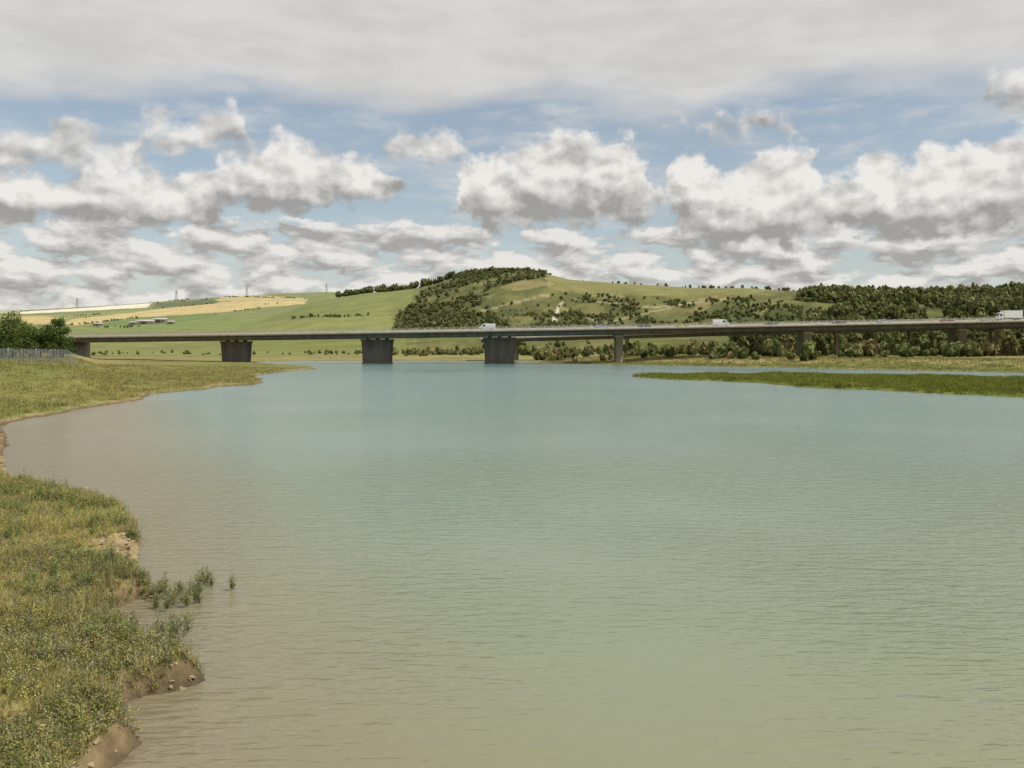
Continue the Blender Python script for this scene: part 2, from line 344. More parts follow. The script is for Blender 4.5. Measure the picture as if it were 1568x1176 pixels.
def clods(name,P,size,mat):
    rr=np.random.default_rng(5); VV=[];FF=[];o=0
    bm=bmesh.new(); bmesh.ops.create_icosphere(bm,subdivisions=3,radius=1); bv=np.array([v.co[:] for v in bm.verts]); bf=np.array([[v.index for v in f_.verts] for f_ in bm.faces]); bm.free()
    for p,s_ in zip(P,size):
        q=rr.uniform(5,50,3); d=1+1.1*(vnoise(bv[:,0]*1.6+q[0],bv[:,1]*1.6+bv[:,2]*1.3+q[1])-.5)+.6*(vnoise(bv[:,0]*3.6+q[2],bv[:,2]*3.6+bv[:,1]*2+9)-.5)+.3*(vnoise(bv[:,0]*9+q[2],bv[:,1]*9+q[0])-.5)
        v=bv*d[:,None]*s_*np.array([rr.uniform(.8,1.7),rr.uniform(.8,1.3),rr.uniform(.35,.65)])
        a=rr.uniform(0,6.28); v=np.c_[v[:,0]*math.cos(a)-v[:,1]*math.sin(a),v[:,0]*math.sin(a)+v[:,1]*math.cos(a),v[:,2]]
        VV.append(v+p); FF.append(bf+o); o+=len(bv)
    mesh_np(name,np.vstack(VV),[np.vstack(FF)],mat)
P=pick(60000,-24,-4,8,40,lambda x,y,z,s,si,px,nz,nb:(s>.0)&(s<.26)&(fbm(x*.6+31,y*.6,3)>.53))[:170]
cx=[gp(168+rng.normal(0,16),842+rng.normal(0,10),.2) for _ in range(60)]
P2=G([[x,y,max(.1,float(terrain(x,y)))-.01] for x,y in cx])
P3=pick(60000,-60,-15,36,80,lambda x,y,z,s,si,px,nz,nb:(s>-.1)&(s<.5)&(px>-40)&(fbm(x*.2+41,y*.2,3)>.5))[:180]
PP=np.vstack([P,P2,P3]); sz=np.r_[rng.uniform(.02,.07,len(P)),rng.uniform(.05,.20,len(P2)),rng.uniform(.08,.22,len(P3))]
clods('clay_clods',PP,sz,M_clay)

# ------------------------------------------------------------------ trees
def far_template(seed,nl=80):
    r=np.random.default_rng(seed)
    K=6; cen=np.c_[r.uniform(-.5,.5,K),r.uniform(-.5,.5,K),r.uniform(.35,.95,K)]; rad=r.uniform(.3,.5,K)
    cen[0]=(0,0,.6); rad[0]=.62
    k=r.integers(0,K,nl); d=r.normal(0,1,(nl,3)); d[:,2]=d[:,2]*.8+.25; d/=np.linalg.norm(d,axis=1)[:,None]
    c=cen[k]+d*rad[k][:,None]*r.uniform(.75,1.1,(nl,1)); c[:,2]=np.maximum(c[:,2],.03)
    nrm=d+r.normal(0,.45,(nl,3)); nrm/=np.linalg.norm(nrm,axis=1)[:,None]
    s=np.cross(nrm,r.normal(0,1,(nl,3))); s/=np.linalg.norm(s,axis=1)[:,None]; u=np.cross(nrm,s)
    sz=r.uniform(.12,.27,(nl,1))
    V=np.stack([c-s*sz-u*sz*.6,c+s*sz*.8-u*sz*.7,c+s*sz*.9+u*sz*.8,c-s*sz*.7+u*sz],1).reshape(-1,3)
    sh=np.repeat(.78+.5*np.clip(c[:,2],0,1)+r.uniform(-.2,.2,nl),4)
    quads=np.arange(nl*4).reshape(-1,4)
    cv=[];cf=[];o=nl*4
    for i in range(K):
        rr=rad[i]*.8
        for v in ((1,0,0),(0,1,0),(-1,0,0),(0,-1,0),(0,0,1),(0,0,-1)): cv.append(cen[i]+np.array(v)*rr)
        for a,b_,c_ in ((0,1,4),(1,2,4),(2,3,4),(3,0,4),(1,0,5),(2,1,5),(3,2,5),(0,3,5)): cf.append((o+a,o+b_,o+c_))
        o+=6
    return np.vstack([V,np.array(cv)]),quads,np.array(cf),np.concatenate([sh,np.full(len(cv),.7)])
TPL=[far_template(s,64) for s in range(5)]
TPS=[far_template(20+s,170) for s in range(4)]
def forest(name,P,size,cols,tpl=TPL,aspect=(.8,1.25)):
    VV=[];Q=[];T=[];CC=[];o=0
    which=rng.integers(0,len(tpl),len(P))
    for ti,(V,q,tr,sh) in enumerate(tpl):
        k=np.where(which==ti)[0]; n=len(k)
        if n==0: continue
        sz=size[k]; a=rng.uniform(0,6.28,n); ca,sa=np.cos(a),np.sin(a); asp=rng.uniform(*aspect,n)
        x=V[None,:,0]*ca[:,None]-V[None,:,1]*sa[:,None]; y=V[None,:,0]*sa[:,None]+V[None,:,1]*ca[:,None]
        z=np.repeat(V[None,:,2],n,0)
        pts=np.stack([x*sz[:,None]*.62,y*sz[:,None]*.62,z*(sz*asp)[:,None]*.85],-1)+P[k][:,None,:]-np.array([0,0,.3])
        K=len(V); off=(o+np.arange(n)*K)[:,None,None]
        VV.append(pts.reshape(-1,3)); Q.append((q[None]+off).reshape(-1,4)); T.append((tr[None]+off).reshape(-1,3))
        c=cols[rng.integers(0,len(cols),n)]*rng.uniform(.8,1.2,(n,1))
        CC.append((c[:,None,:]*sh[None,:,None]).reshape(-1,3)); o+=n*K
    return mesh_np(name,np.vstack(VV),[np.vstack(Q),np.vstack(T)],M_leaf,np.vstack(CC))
dk=G([[.105,.122,.04],[.12,.132,.046],[.095,.11,.037],[.135,.14,.052],[.15,.145,.06]])
n=75000
x=rng.uniform(-420,1150,n); y=rng.uniform(480,1420,n)
z,s,si,px,zA,zB,nz,nb=terrain(x,y,True); row=HZ-(z-EYE)*F/y
cl=scrubmask(x,y); 
d=np.zeros(n)
d=np.where(inpoly(px,row,W3),np.where(cl>.52,.45,np.where(cl>.47,.14,.02)),d)
d=np.where(inpoly(px,row,W2),np.where(cl>.43,.32,.04),d)
d=np.where(inpoly(px,row,W1),np.where(cl>.47,.45,.05),d)
ridge=np.abs(y-np.interp(px,*DB))<25
d=np.where(ridge&(px>840)&(px<1260),np.where(cl>.5,.16,.02),d)
d=np.where((np.abs(y-np.interp(px,*DB))<30)&(px>514)&(px<612),.28,d)
d=np.where((np.abs(y-np.interp(px,*DB))<30)&(px>=612)&(px<700),.20,d)
d=np.where(ridge&(px>700)&(px<832),.55,d)
d=np.where(ridge&(px>1260),.35,d)
k=(rng.random(n)<d)&(px<1900)&(zB>=zA)
P=np.c_[x,y,z][k]
low=inpoly(px[k],row[k],W3); w1m=inpoly(px[k],row[k],W1)
sz=rng.uniform(4,9.5,len(P))*np.where(low,.40,1)*np.where(w1m,.55,1)
sz=np.where((np.abs(P[:,1]-np.interp(px[k],*DB))<25)&(px[k]>840)&(px[k]<1260),rng.uniform(1.5,4.5,len(P)),sz)
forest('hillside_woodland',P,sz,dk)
def line(pts,step,jit=1.0,y0=420,y1=2600):
    out=[]
    for (a,b_) in zip(pts[:-1],pts[1:]):
        p=np.array(hit(*a,y0,y1)); q=np.array(hit(*b_,y0,y1)); m=max(2,int(np.linalg.norm(p[:2]-q[:2])/step))
        for t_ in np.linspace(0,1,m,endpoint=False):
            v=p*(1-t_)+q*t_+np.array([rng.normal(0,jit),rng.normal(0,jit),0]); v[2]=float(terrain(v[0],v[1])); out.append(v)
    return out
H=[]
for pts in ([(430,491),(520,486),(600,483)],[(235,473),(330,465)],[(100,499),(200,488),(340,479),(420,470)],[(240,464),(330,459)],
            [(345,452),(470,458)],[(90,486),(190,479)],[(240,463),(280,459),(330,457)]):
    H+=line(pts,3.6,1.2)
for a,b_,m in ((320,482,5),(85,500,8),(165,500,8),(200,501,6),(130,487,6),(265,461,8),(415,466,4),(300,456,5),(185,501,5),(60,500,8),(30,497,6)):
    x0,y0,_=hit(a,b_)
    for _ in range(m):
        xx=x0+rng.normal(0,12); yy=y0+rng.normal(0,15); H.append(G([xx,yy,float(terrain(xx,yy))]))
H=G(H); k=fbm(H[:,0]/30,H[:,1]/30,2)>.45; H=H[k]
forest('hedgerow',H,rng.uniform(1.0,3.8,len(H)),dk)
n=11000
x=rng.uniform(-330,420,n); y=rng.uniform(225,640,n)
z,s,si,px,zA,zB,nz,nb=terrain(x,y,True); cl=fbm(x/16,y/16,3)
d=np.zeros(n)
d=np.where((px>1040)&(y>255)&(y<420)&(s>20),np.where(cl>.47,.55,.08),d)
d=np.where((px>820)&(px<=1040)&(y>296)&(y<440)&(s>7),np.where(cl>.46,.55,.08),d)
d=np.where((px>560)&(px<1000)&(y>430)&(y<640),np.where(cl>.52,.30,.02),d)
d=np.where((px>=-100)&(px<=560)&(y>470)&(y<640),np.where(cl>.60,.16,.0),d)
k=rng.random(n)<d; P=np.c_[x,y,z][k]; pk=px[k]
sz=rng.uniform(1.3,4.2,len(P)); sz=np.where(pk<600,sz*.6,sz); sz=np.where(pk>1040,sz*1.25+.2,sz)
forest('riverside_scrub',P,sz,np.vstack([dk*1.2,G([[.17,.17,.07],[.20,.17,.075]])]),TPS)
def tree(name,x,y,h,r,seed,cols):
    rr=np.random.default_rng(seed); z=float(terrain(x,y)); e_=empty(name,(x,y,z))
    V=[];Fc=[]
    def tube(p,q,r0,r1,k=7):
        p=np.array(p);q=np.array(q); d_=q-p; d_/=np.linalg.norm(d_); a=np.cross(d_,[.3,.9,.1]); a/=np.linalg.norm(a); b2=np.cross(d_,a); o=len(V)
        for c,ra in ((p,r0),(q,r1)):
            for i in range(k):
                an=2*math.pi*i/k; V.append(c+(a*math.cos(an)+b2*math.sin(an))*ra)
        for i in range(k): Fc.append((o+i,o+(i+1)%k,o+k+(i+1)%k,o+k+i))
    tube((0,0,-.3),(0.1,0,h*.35),.035*h,.025*h); tube((.1,0,h*.35),(0,.1,h*.8),.025*h,.008*h)
    cen=[(0,0,h*.62,r*.75)]
    for i in range(13):
        a=i*2.4+rr.uniform(0,.6); R=r*rr.uniform(.3,.85); zz=h*rr.uniform(.15,.93); R*=1-.5*max(0,zz/h-.6)/.4
        c=(math.cos(a)*R,math.sin(a)*R,zz); tube((0,0,h*rr.uniform(.15,.5)),c,.012*h,.004*h,5); cen.append((*c,r*rr.uniform(.26,.42)))
    mesh_np('trunk',V,[np.array(Fc)],M_bark,parent=e_)
    n_=4200; ce=np.array(cen); pr=ce[:,3]**2; k=rr.choice(len(ce),n_,p=pr/pr.sum())
    d_=rr.normal(0,1,(n_,3)); d_/=np.linalg.norm(d_,axis=1)[:,None]
    c=ce[k,:3]+d_*ce[k,3][:,None]*rr.uniform(.45,1.08,(n_,1))*np.array([1,1,.85])
    nr=d_+rr.normal(0,.6,(n_,3)); s_=np.cross(nr,rr.normal(0,1,(n_,3))); s_/=np.linalg.norm(s_,axis=1)[:,None]; u_=np.cross(nr/np.linalg.norm(nr,axis=1)[:,None],s_)
    q=rr.uniform(.12,.26,(n_,1))*h/9
    VV=np.stack([c-s_*q,c+u_*q*.7,c+s_*q,c-u_*q*.7],1).reshape(-1,3)
    cc=cols[rr.integers(0,len(cols),n_)]*rr.uniform(.7,1.3,(n_,1))*np.clip(.55+.5*c[:,2:3]/h,0,1.2)
    mesh_np('crown',VV,[np.arange(n_*4).reshape(-1,4)],M_leaf,np.repeat(cc,4,0),parent=e_)
tc_=G([[.085,.13,.032],[.105,.15,.038],[.07,.11,.028],[.13,.17,.045]])
for i,(b_,yv,h_,r_) in enumerate([(-40,182,9.3,5.0),(2,178,8.8,4.6),(34,186,8.0,4.4),(62,190,7.4,3.8),(82,186,8.6,3.2),(96,194,5.6,2.8),(-90,186,11,5.5),(20,200,8.5,4.5)]):
    tree('deciduous_tree',(b_-784)/F*yv,yv,h_,r_,50+i,tc_)

# ------------------------------------------------------------------ road viaduct
ctrl=np.array([(60,340,9.2),(362,318,9.95),(580,306,10.7),(780,300,11.35),(1100,300,12.35),(1568,300,14.5)])
pd=np.polyfit(ctrl[:,0],ctrl[:,1],3); pz=np.polyfit(ctrl[:,0],ctrl[:,2],2)
def road(b_):
    d_=np.polyval(pd,b_); return np.stack([(b_-784)/F*d_,d_,np.polyval(pz,b_)],-1)
def sweep(name,path,sec,mat,parent,step=None):
    path=np.array(path); tg=np.gradient(path[:,:2],axis=0); tg/=np.linalg.norm(tg,axis=1)[:,None]; nr=np.c_[tg[:,1],-tg[:,0]]
    k=len(sec); V=[]
    for p,n_ in zip(path,nr):
        for o,dz in sec: V.append((p[0]+n_[0]*o,p[1]+n_[1]*o,p[2]+dz))
    n_=len(path); Fc=[]
    for i in range(n_-1):
        for j in range(k): Fc.append((i*k+j,i*k+(j+1)%k,(i+1)*k+(j+1)%k,(i+1)*k+j))
    return mesh_np(name,V,[np.array(Fc)],mat,parent=parent)
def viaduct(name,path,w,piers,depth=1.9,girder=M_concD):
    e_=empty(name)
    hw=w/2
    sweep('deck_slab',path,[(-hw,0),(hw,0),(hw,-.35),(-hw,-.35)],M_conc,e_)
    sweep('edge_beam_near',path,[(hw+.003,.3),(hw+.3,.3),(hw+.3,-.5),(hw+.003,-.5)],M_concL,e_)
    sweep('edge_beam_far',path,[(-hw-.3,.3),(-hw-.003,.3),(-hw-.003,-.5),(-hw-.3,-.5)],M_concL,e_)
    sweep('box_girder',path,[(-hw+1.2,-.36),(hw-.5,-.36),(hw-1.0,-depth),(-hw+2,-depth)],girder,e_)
    sweep('carriageway',path,[(-hw+.4,.005),(hw-.4,.005),(hw-.4,.012),(-hw+.4,.012)],M_asph,e_)
    sweep('lane_line',path,[(-.08,.016),(.08,.016),(.08,.018),(-.08,.018)],M_white,e_)
    sweep('central_barrier',path,[(-.9,.02),(-.7,.02),(-.75,.75),(-.85,.75)],M_concL,e_)
    for s_,nm in ((1,'near'),(-1,'far')):
        o=s_*(hw+.15)
        for j,hh in enumerate((.58,.88,1.2)):
            sweep('parapet_rail_%s_%d'%(nm,j),path,[(o-.04,hh),(o+.04,hh),(o+.04,hh+.1),(o-.04,hh+.1)],M_steel,e_)
        P_=np.array(path); seg=np.r_[0,np.cumsum(np.linalg.norm(np.diff(P_[:,:2],axis=0),axis=1))]
        q=np.arange(0,seg[-1],2.5); pp=np.stack([np.interp(q,seg,P_[:,i]) for i in range(3)],-1)
        tg=np.gradient(pp[:,:2],axis=0); tg/=np.linalg.norm(tg,axis=1)[:,None]; nr=np.c_[tg[:,1],-tg[:,0]]
        c=pp.copy(); c[:,:2]+=nr*o
        off=np.array([(a,b_,z_) for z_ in (.25,1.22) for a,b_ in ((-.06,-.05),(.06,-.05),(.06,.05),(-.06,.05))])
        V=(c[:,None,:]+off[None]).reshape(-1,3); fo=np.array([(0,1,5,4),(1,2,6,5),(2,3,7,6),(3,0,4,7),(4,5,6,7)])
        mesh_np('parapet_posts_'+nm,V,[(fo[None]+(np.arange(len(c))*8)[:,None,None]).reshape(-1,4)],M_steel,parent=e_)
    return e_
def prism(name,c,ang,rings,mat,parent):
    V=[];Fc=[];ca,sa=math.cos(ang),math.sin(ang)
    base=[(-1,-.75),(-.93,-1),(.93,-1),(1,-.75),(1,.75),(.93,1),(-.93,1),(-1,.75)]
    for z_,a,b_ in rings:
        for u_,v_ in base:
            X_,Y_=u_*a,v_*b_; V.append((c[0]+X_*ca-Y_*sa,c[1]+X_*sa+Y_*ca,z_))
    k=8
    for i in range(len(rings)-1):
        for j in range(k): Fc.append((i*k+j,i*k+(j+1)%k,(i+1)*k+(j+1)%k,(i+1)*k+j))
    ob=mesh_np(name,V,[np.array(Fc)],mat,parent=parent)
    me=ob.data
    bm=bmesh.new(); bm.from_mesh(me)
    bm.verts.ensure_lookup_table(); bm.faces.new([bm.verts[i] for i in range(len(rings)*8-8,len(rings)*8)]); bm.to_mesh(me); bm.free()
path=road(np.linspace(-500,2250,260))
DEP=2.0
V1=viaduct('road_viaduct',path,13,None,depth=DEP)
for b_ in (-75,362,578,765):
    p=road(float(b_)); q=road(b_+4.0); ang=math.atan2(q[1]-p[1],q[0]-p[0]); top=p[2]-DEP
    wl=5.3
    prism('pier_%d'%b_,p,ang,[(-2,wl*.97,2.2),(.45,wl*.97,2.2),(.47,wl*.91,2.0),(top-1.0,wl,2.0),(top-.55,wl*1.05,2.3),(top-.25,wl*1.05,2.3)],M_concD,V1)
    for k_ in (-1,0,1):
        prism('bearing_%d'%b_,(p[0]+k_*3.4*math.cos(ang),p[1]+k_*3.4*math.sin(ang)),ang,[(top-.25,.5,.6),(top,.5,.6)],M_concD,V1)
p=road(112.0); q=road(116.0); ang=math.atan2(q[1]-p[1],q[0]-p[0])
prism('abutment',p,ang,[(-1,2.6,6.0),(p[2]-DEP-.02,2.6,6.0)],M_conc,V1)
for b_ in (947,1231,1465,1700,1930):
    p=road(float(b_)); q=road(b_+4.0); ang=math.atan2(q[1]-p[1],q[0]-p[0]); top=p[2]-DEP
    for o in (-3.5,3.5):
        c=(p[0]+o*math.sin(ang),p[1]-o*math.cos(ang))
        prism('column_%d'%b_,c,ang,[(-.5,1.15,.8),(top-.9,1.15,.8),(top-.9,1.6,.9),(top,1.6,.9)],M_concL if b_==1231 else M_conc,V1)  # one column pair in paler concrete, its sunlit look put into the colour
ctrl2=np.array([(560,365,7.8),(800,348,9.2),(950,340,10.5),(1250,328,12.4),(1568,318,13.9)])
pd2=np.polyfit(ctrl2[:,0],ctrl2[:,1],2); pz2=np.polyfit(ctrl2[:,0],ctrl2[:,2],2)
def road2(b_):
    d_=np.polyval(pd2,b_); return np.stack([(b_-784)/F*d_,d_+4,np.polyval(pz2,b_)],-1)
V2=viaduct('slip_road_viaduct',road2(np.linspace(740,2250,170)),9,None,depth=1.6)
for b_ in (790,962,1180,1287,1345,1402,1530,1640,1760,1880,2000):
    p=road2(float(b_)); q=road2(b_+4.0); ang=math.atan2(q[1]-p[1],q[0]-p[0]); top=p[2]-1.6
    for o in (-2.4,2.4):
        prism('column_%d'%b_,(p[0]+o*math.sin(ang),p[1]-o*math.cos(ang)),ang,[(-.5,.5,.5),(top-.7,.5,.5),(top-.7,.8,.7),(top,.8,.7)],M_conc,V2)

# ------------------------------------------------------------------ vehicles
def extr(name,prof,w,mat,parent,taper=None,y0=0):
    n_=len(prof); V=[];tf=taper or (lambda z_:1)
    for s_ in (-1,1):
        for (x_,z_) in prof: V.append((x_,y0+s_*w/2*tf(z_),z_))
    bm=bmesh.new(); vs=[bm.verts.new(v) for v in V]
    bm.faces.new(vs[:n_]); bm.faces.new(list(reversed(vs[n_:])))
    for i in range(n_): bm.faces.new((vs[i],vs[n_+i],vs[n_+(i+1)%n_],vs[(i+1)%n_]))
    bmesh.ops.recalc_face_normals(bm,faces=bm.faces)
    me=bpy.data.meshes.new(name); bm.to_mesh(me); bm.free(); me.materials.append(mat)
    ob=bpy.data.objects.new(name,me); COL.objects.link(ob); ob.parent=parent
    md=ob.modifiers.new('bevel','BEVEL'); md.width=.04; md.segments=2; md.limit_method='ANGLE'
    return ob
def wheels(parent,xs,r,w):
    V=[];Fc=[];k=18
    for x_ in xs:
        for s_ in (-1,1):
            o=len(V)
            for yy in (s_*w/2,s_*(w/2-.22)):
                for i in range(k):
                    a=2*math.pi*i/k; V.append((x_+r*math.cos(a),yy,r+r*math.sin(a)))
            for i in range(k): Fc.append((o+i,o+(i+1)%k,o+k+(i+1)%k,o+k+i))
            V.append((x_,s_*w/2+s_*.01,r)); c=len(V)-1
            for i in range(k): Fc.append((o+i,o+(i+1)%k,c,c))
    F4=[f for f in Fc if f[2]!=f[3]]; F3=[f[:3] for f in Fc if f[2]==f[3]]
    mesh_np('wheels',V,[np.array(F4),np.array(F3)],M_tyre,parent=parent)
    V=[];F_=[]
    for x_ in xs:
        for s_ in (-1,1):
            o=len(V)
            for i in range(k):
                a=2*math.pi*i/k; V.append((x_+r*.6*math.cos(a),s_*(w/2+.014),r+r*.6*math.sin(a)))
            F_.append(list(range(o,o+k)))
    mesh_np('wheel_trims',V,[np.array(F_)],M_steel,parent=parent)
def place(name,b_,off,fn=road,flip=False):
    p=fn(float(b_)); q=fn(b_+2.0); ang=math.atan2(q[1]-p[1],q[0]-p[0])
    return empty(name,(p[0]+off*math.sin(ang),p[1]-off*math.cos(ang),p[2]+.02),ang+(math.pi if flip else 0))
def car(b_,off,c,flip=False,fn=road,name='car'):
    e_=place(name,b_,off,fn,flip); m=paint('car_paint',c)
    extr('body',[(-2.1,.35),(-2.15,.75),(-2.0,.98),(-1.2,1.0),(1.0,.98),(1.9,.82),(2.12,.6),(2.1,.32),(1.7,.28),(-1.8,.28)],1.78,m,e_)
    tp=lambda z_:1-.22*max(0,(z_-.95)/.5)
    extr('glasshouse',[(-1.95,.95),(-1.45,1.4),(-.3,1.44),(.35,1.38),(1.1,.95)],1.66,M_glass,e_,tp)
    extr('roof',[(-1.5,1.385),(-1.4,1.45),(-.3,1.49),(.32,1.43),(.4,1.36)],1.36,m,e_)
    extr('door_pillar',[(-.5,.95),(-.5,1.42),(-.4,1.42),(-.4,.95)],1.69,m,e_,tp)
    wheels(e_,(-1.3,1.3),.32,1.80)
def van(b_,off,c=(.8,.8,.79),flip=False,fn=road):
    e_=place('white_van',b_,off,fn,flip); m=paint('van_paint',c)
    extr('body',[(-2.7,.4),(-2.75,2.1),(-2.6,2.35),(.9,2.38),(1.25,2.25),(1.95,1.45),(2.6,1.15),(2.75,.85),(2.75,.38),(2.4,.32),(-2.5,.32)],1.95,m,e_,lambda z_:1-.08*max(0,(z_-1)/1.4))
    extr('windscreen',[(1.36,2.16),(1.42,2.16),(2.01,1.47),(1.95,1.44)],1.55,M_glass,e_)
    extr('cab_windows',[(.5,1.4),(.5,2.05),(1.05,2.05),(1.6,1.4)],1.93,M_glass,e_)
    extr('bumper',[(2.6,.35),(2.82,.38),(2.82,.62),(2.6,.62)],1.9,M_grey,e_)
    wheels(e_,(-1.65,1.75),.35,1.98)
def lorry(b_,off,flip=False,fn=road):
    e_=place('box_lorry',b_,off,fn,flip)
    extr('box_body',[(-4.2,1.05),(-4.2,3.5),(2.0,3.5),(2.0,1.05)],2.45,M_white,e_)
    extr('cab',[(2.15,.6),(2.15,2.7),(2.5,2.9),(3.3,2.75),(3.75,1.75),(3.85,.55)],2.25,M_white,e_)
    extr('windscreen',[(3.36,2.62),(3.42,2.62),(3.84,1.72),(3.78,1.7)],1.95,M_glass,e_)
    extr('cab_windows',[(2.6,1.65),(2.6,2.45),(3.25,2.45),(3.5,1.65)],2.28,M_glass,e_)
    extr('chassis',[(-4.1,.7),(-4.1,1.04),(2.1,1.04),(2.1,.7)],1.2,M_grey,e_)
    wheels(e_,(-2.7,3.0),.48,2.4)
van(748,4.4,flip=True); van(1099,4.4)
lorry(1533,4.2,flip=True)
car(920,4.3,(.55,.56,.58)); car(943,-3.0,(.08,.09,.12),True); car(985,4.3,(.10,.10,.11)); car(1040,4.3,(.55,.60,.10))
car(1122,-3,(.45,.45,.47),True); car(1175,4.3,(.12,.12,.13)); car(1277,4.3,(.05,.06,.10)); car(1345,4.3,(.6,.6,.6)); car(1262,-3,(.5,.5,.5),True)
car(1475,-3.2,(.06,.06,.07),True); car(1502,4.3,(.5,.5,.52)); car(1440,4.3,(.25,.03,.03))

# ------------------------------------------------------------------ palisade fence on left
fe=empty('palisade_fence')
yv=150.0; xs_=np.arange(-104,-73.2,.28); V=[];Fc=[]
fy=lambda x_:yv+(x_+74)*-.25
zs=terrain(xs_,fy(xs_))
for x_,z_ in zip(xs_,zs):
    o=len(V); y_=fy(x_); ht=2.3
    for hh in (0,ht-.15):
        for a,b_ in ((-.045,-.015),(.045,-.015),(.045,.015),(-.045,.015)): V.append((x_+a,y_+b_,z_+hh))
    V.append((x_,y_,z_+ht))
    Fc+=[(o,o+1,o+5,o+4),(o+1,o+2,o+6,o+5),(o+2,o+3,o+7,o+6),(o+3,o,o+4,o+7)]
Ft=[(9*i+4+j,9*i+4+(j+1)%4,9*i+8) for i in range(len(xs_)) for j in range(4)]
M_fence=mat_noise('fence_steel',(.24,.26,.25),(.34,.36,.35),2,.6,.2)
mesh_np('pales',V,[np.array(Fc),np.array(Ft)],M_fence,parent=fe)
V=[];Fc=[]
for i in range(0,len(xs_)-10,10):
    for hh in (.35,1.8):
        o=len(V)
        for (x_,z_) in ((xs_[i],zs[i]),(xs_[i+10],zs[i+10])):
            for a,b_ in ((.03,-.03),(.03,.03),(.08,.03),(.08,-.03)): V.append((x_,fy(x_)+a,z_+hh+b_))
        for j in range(4): Fc.append((o+j,o+(j+1)%4,o+4+(j+1)%4,o+4+j))
    o=len(V)
    for hh in (0,2.35):
        for a,b_ in ((-.06,.09),(.06,.09),(.06,.2),(-.06,.2)): V.append((xs_[i]+a,fy(xs_[i])+b_,zs[i]+hh))
    for j in range(4): Fc.append((o+j,o+(j+1)%4,o+4+(j+1)%4,o+4+j))
mesh_np('rails_and_posts',V,[np.array(Fc)],M_fence,parent=fe)

# ------------------------------------------------------------------ pylons, barns
def pylon(b_,row,h):
    x_,y_,z_=hit(b_,row); e_=empty('electricity_pylon',(x_,y_,z_-.5)); V=[];Fc=[]
    def bar(p,q,r=.16):
        p=Vector(p);q=Vector(q); d_=(q-p).normalized(); a=d_.orthogonal().normalized(); b2=d_.cross(a); o=len(V)
        for c in (p,q):
            for i in range(4):
                V.append(tuple(c+(a*math.cos(i*math.pi/2)+b2*math.sin(i*math.pi/2))*r))
        for i in range(4): Fc.append((o+i,o+(i+1)%4,o+4+(i+1)%4,o+4+i))
    hw=lambda t_:.1*h*(1-t_)**1.3+.018*h
    lv=[0,.15,.3,.45,.6,.72,.84,.95]; cs=((-1,-1),(1,-1),(1,1),(-1,1))
    for t0,t1 in zip(lv[:-1],lv[1:]):
        for i in range(4):
            a=cs[i];b2=cs[(i+1)%4]; A_=lambda c,t_:(c[0]*hw(t_),c[1]*hw(t_),t_*h)
            bar(A_(a,t0),A_(a,t1),.3); bar(A_(a,t0),A_(b2,t1)); bar(A_(b2,t0),A_(a,t1)); bar(A_(a,t1),A_(b2,t1))
    for t_,w_ in ((.66,.16),(.78,.2),(.9,.14)):
        for s_ in (-1,1):
            bar((0,0,t_*h+.02*h),(s_*w_*h,0,t_*h),.25); bar((0,0,t_*h-.02*h),(s_*w_*h,0,t_*h),.25); bar((s_*w_*h,0,t_*h),(s_*w_*h,0,t_*h-2),.12)
    bar((0,0,.93*h),(0,0,h),.2)
    mesh_np('lattice',V,[np.array(Fc)],M_steel,parent=e_)
pylon(118,471,30); pylon(270,461,34); pylon(378,453,32); pylon(500,449,30)
M_roof=mat_noise('barn_roof',(.36,.35,.32),(.50,.48,.44),.5,.8); M_wall=mat_noise('barn_cladding',(.16,.14,.11),(.25,.22,.18),.4,.9,stretch=(3,3,.2))
def barn(b_,row,L_,W_,H_,ang):
    x_,y_,z_=hit(b_,row); e_=empty('farm_barn',(x_,y_,z_-.3),ang)
    extr('walls',[(-L_/2,0),(-L_/2,H_),(L_/2,H_),(L_/2,0)],W_,M_wall,e_)
    V=[(-L_/2-.4,-W_/2-.4,H_+.01),(L_/2+.4,-W_/2-.4,H_+.01),(L_/2+.4,W_/2+.4,H_+.01),(-L_/2-.4,W_/2+.4,H_+.01),(-L_/2-.4,0,H_+W_*.22),(L_/2+.4,0,H_+W_*.22)]
    mesh_np('roof',V,[np.array([(0,1,5,4),(2,3,4,5)]),np.array([(1,2,5),(3,0,4)])],M_roof,parent=e_)
    extr('doors',[(-L_*.15,.0),(-L_*.15,H_*.8),(L_*.12,H_*.8),(L_*.12,0)],W_+.1,M_grey,e_)
barn(222,496,30,14,5,.1); barn(245,494,24,12,6,-.1); barn(205,497,16,9,4,.2); barn(150,499,14,9,4,.1); barn(262,496,12,8,4,0)

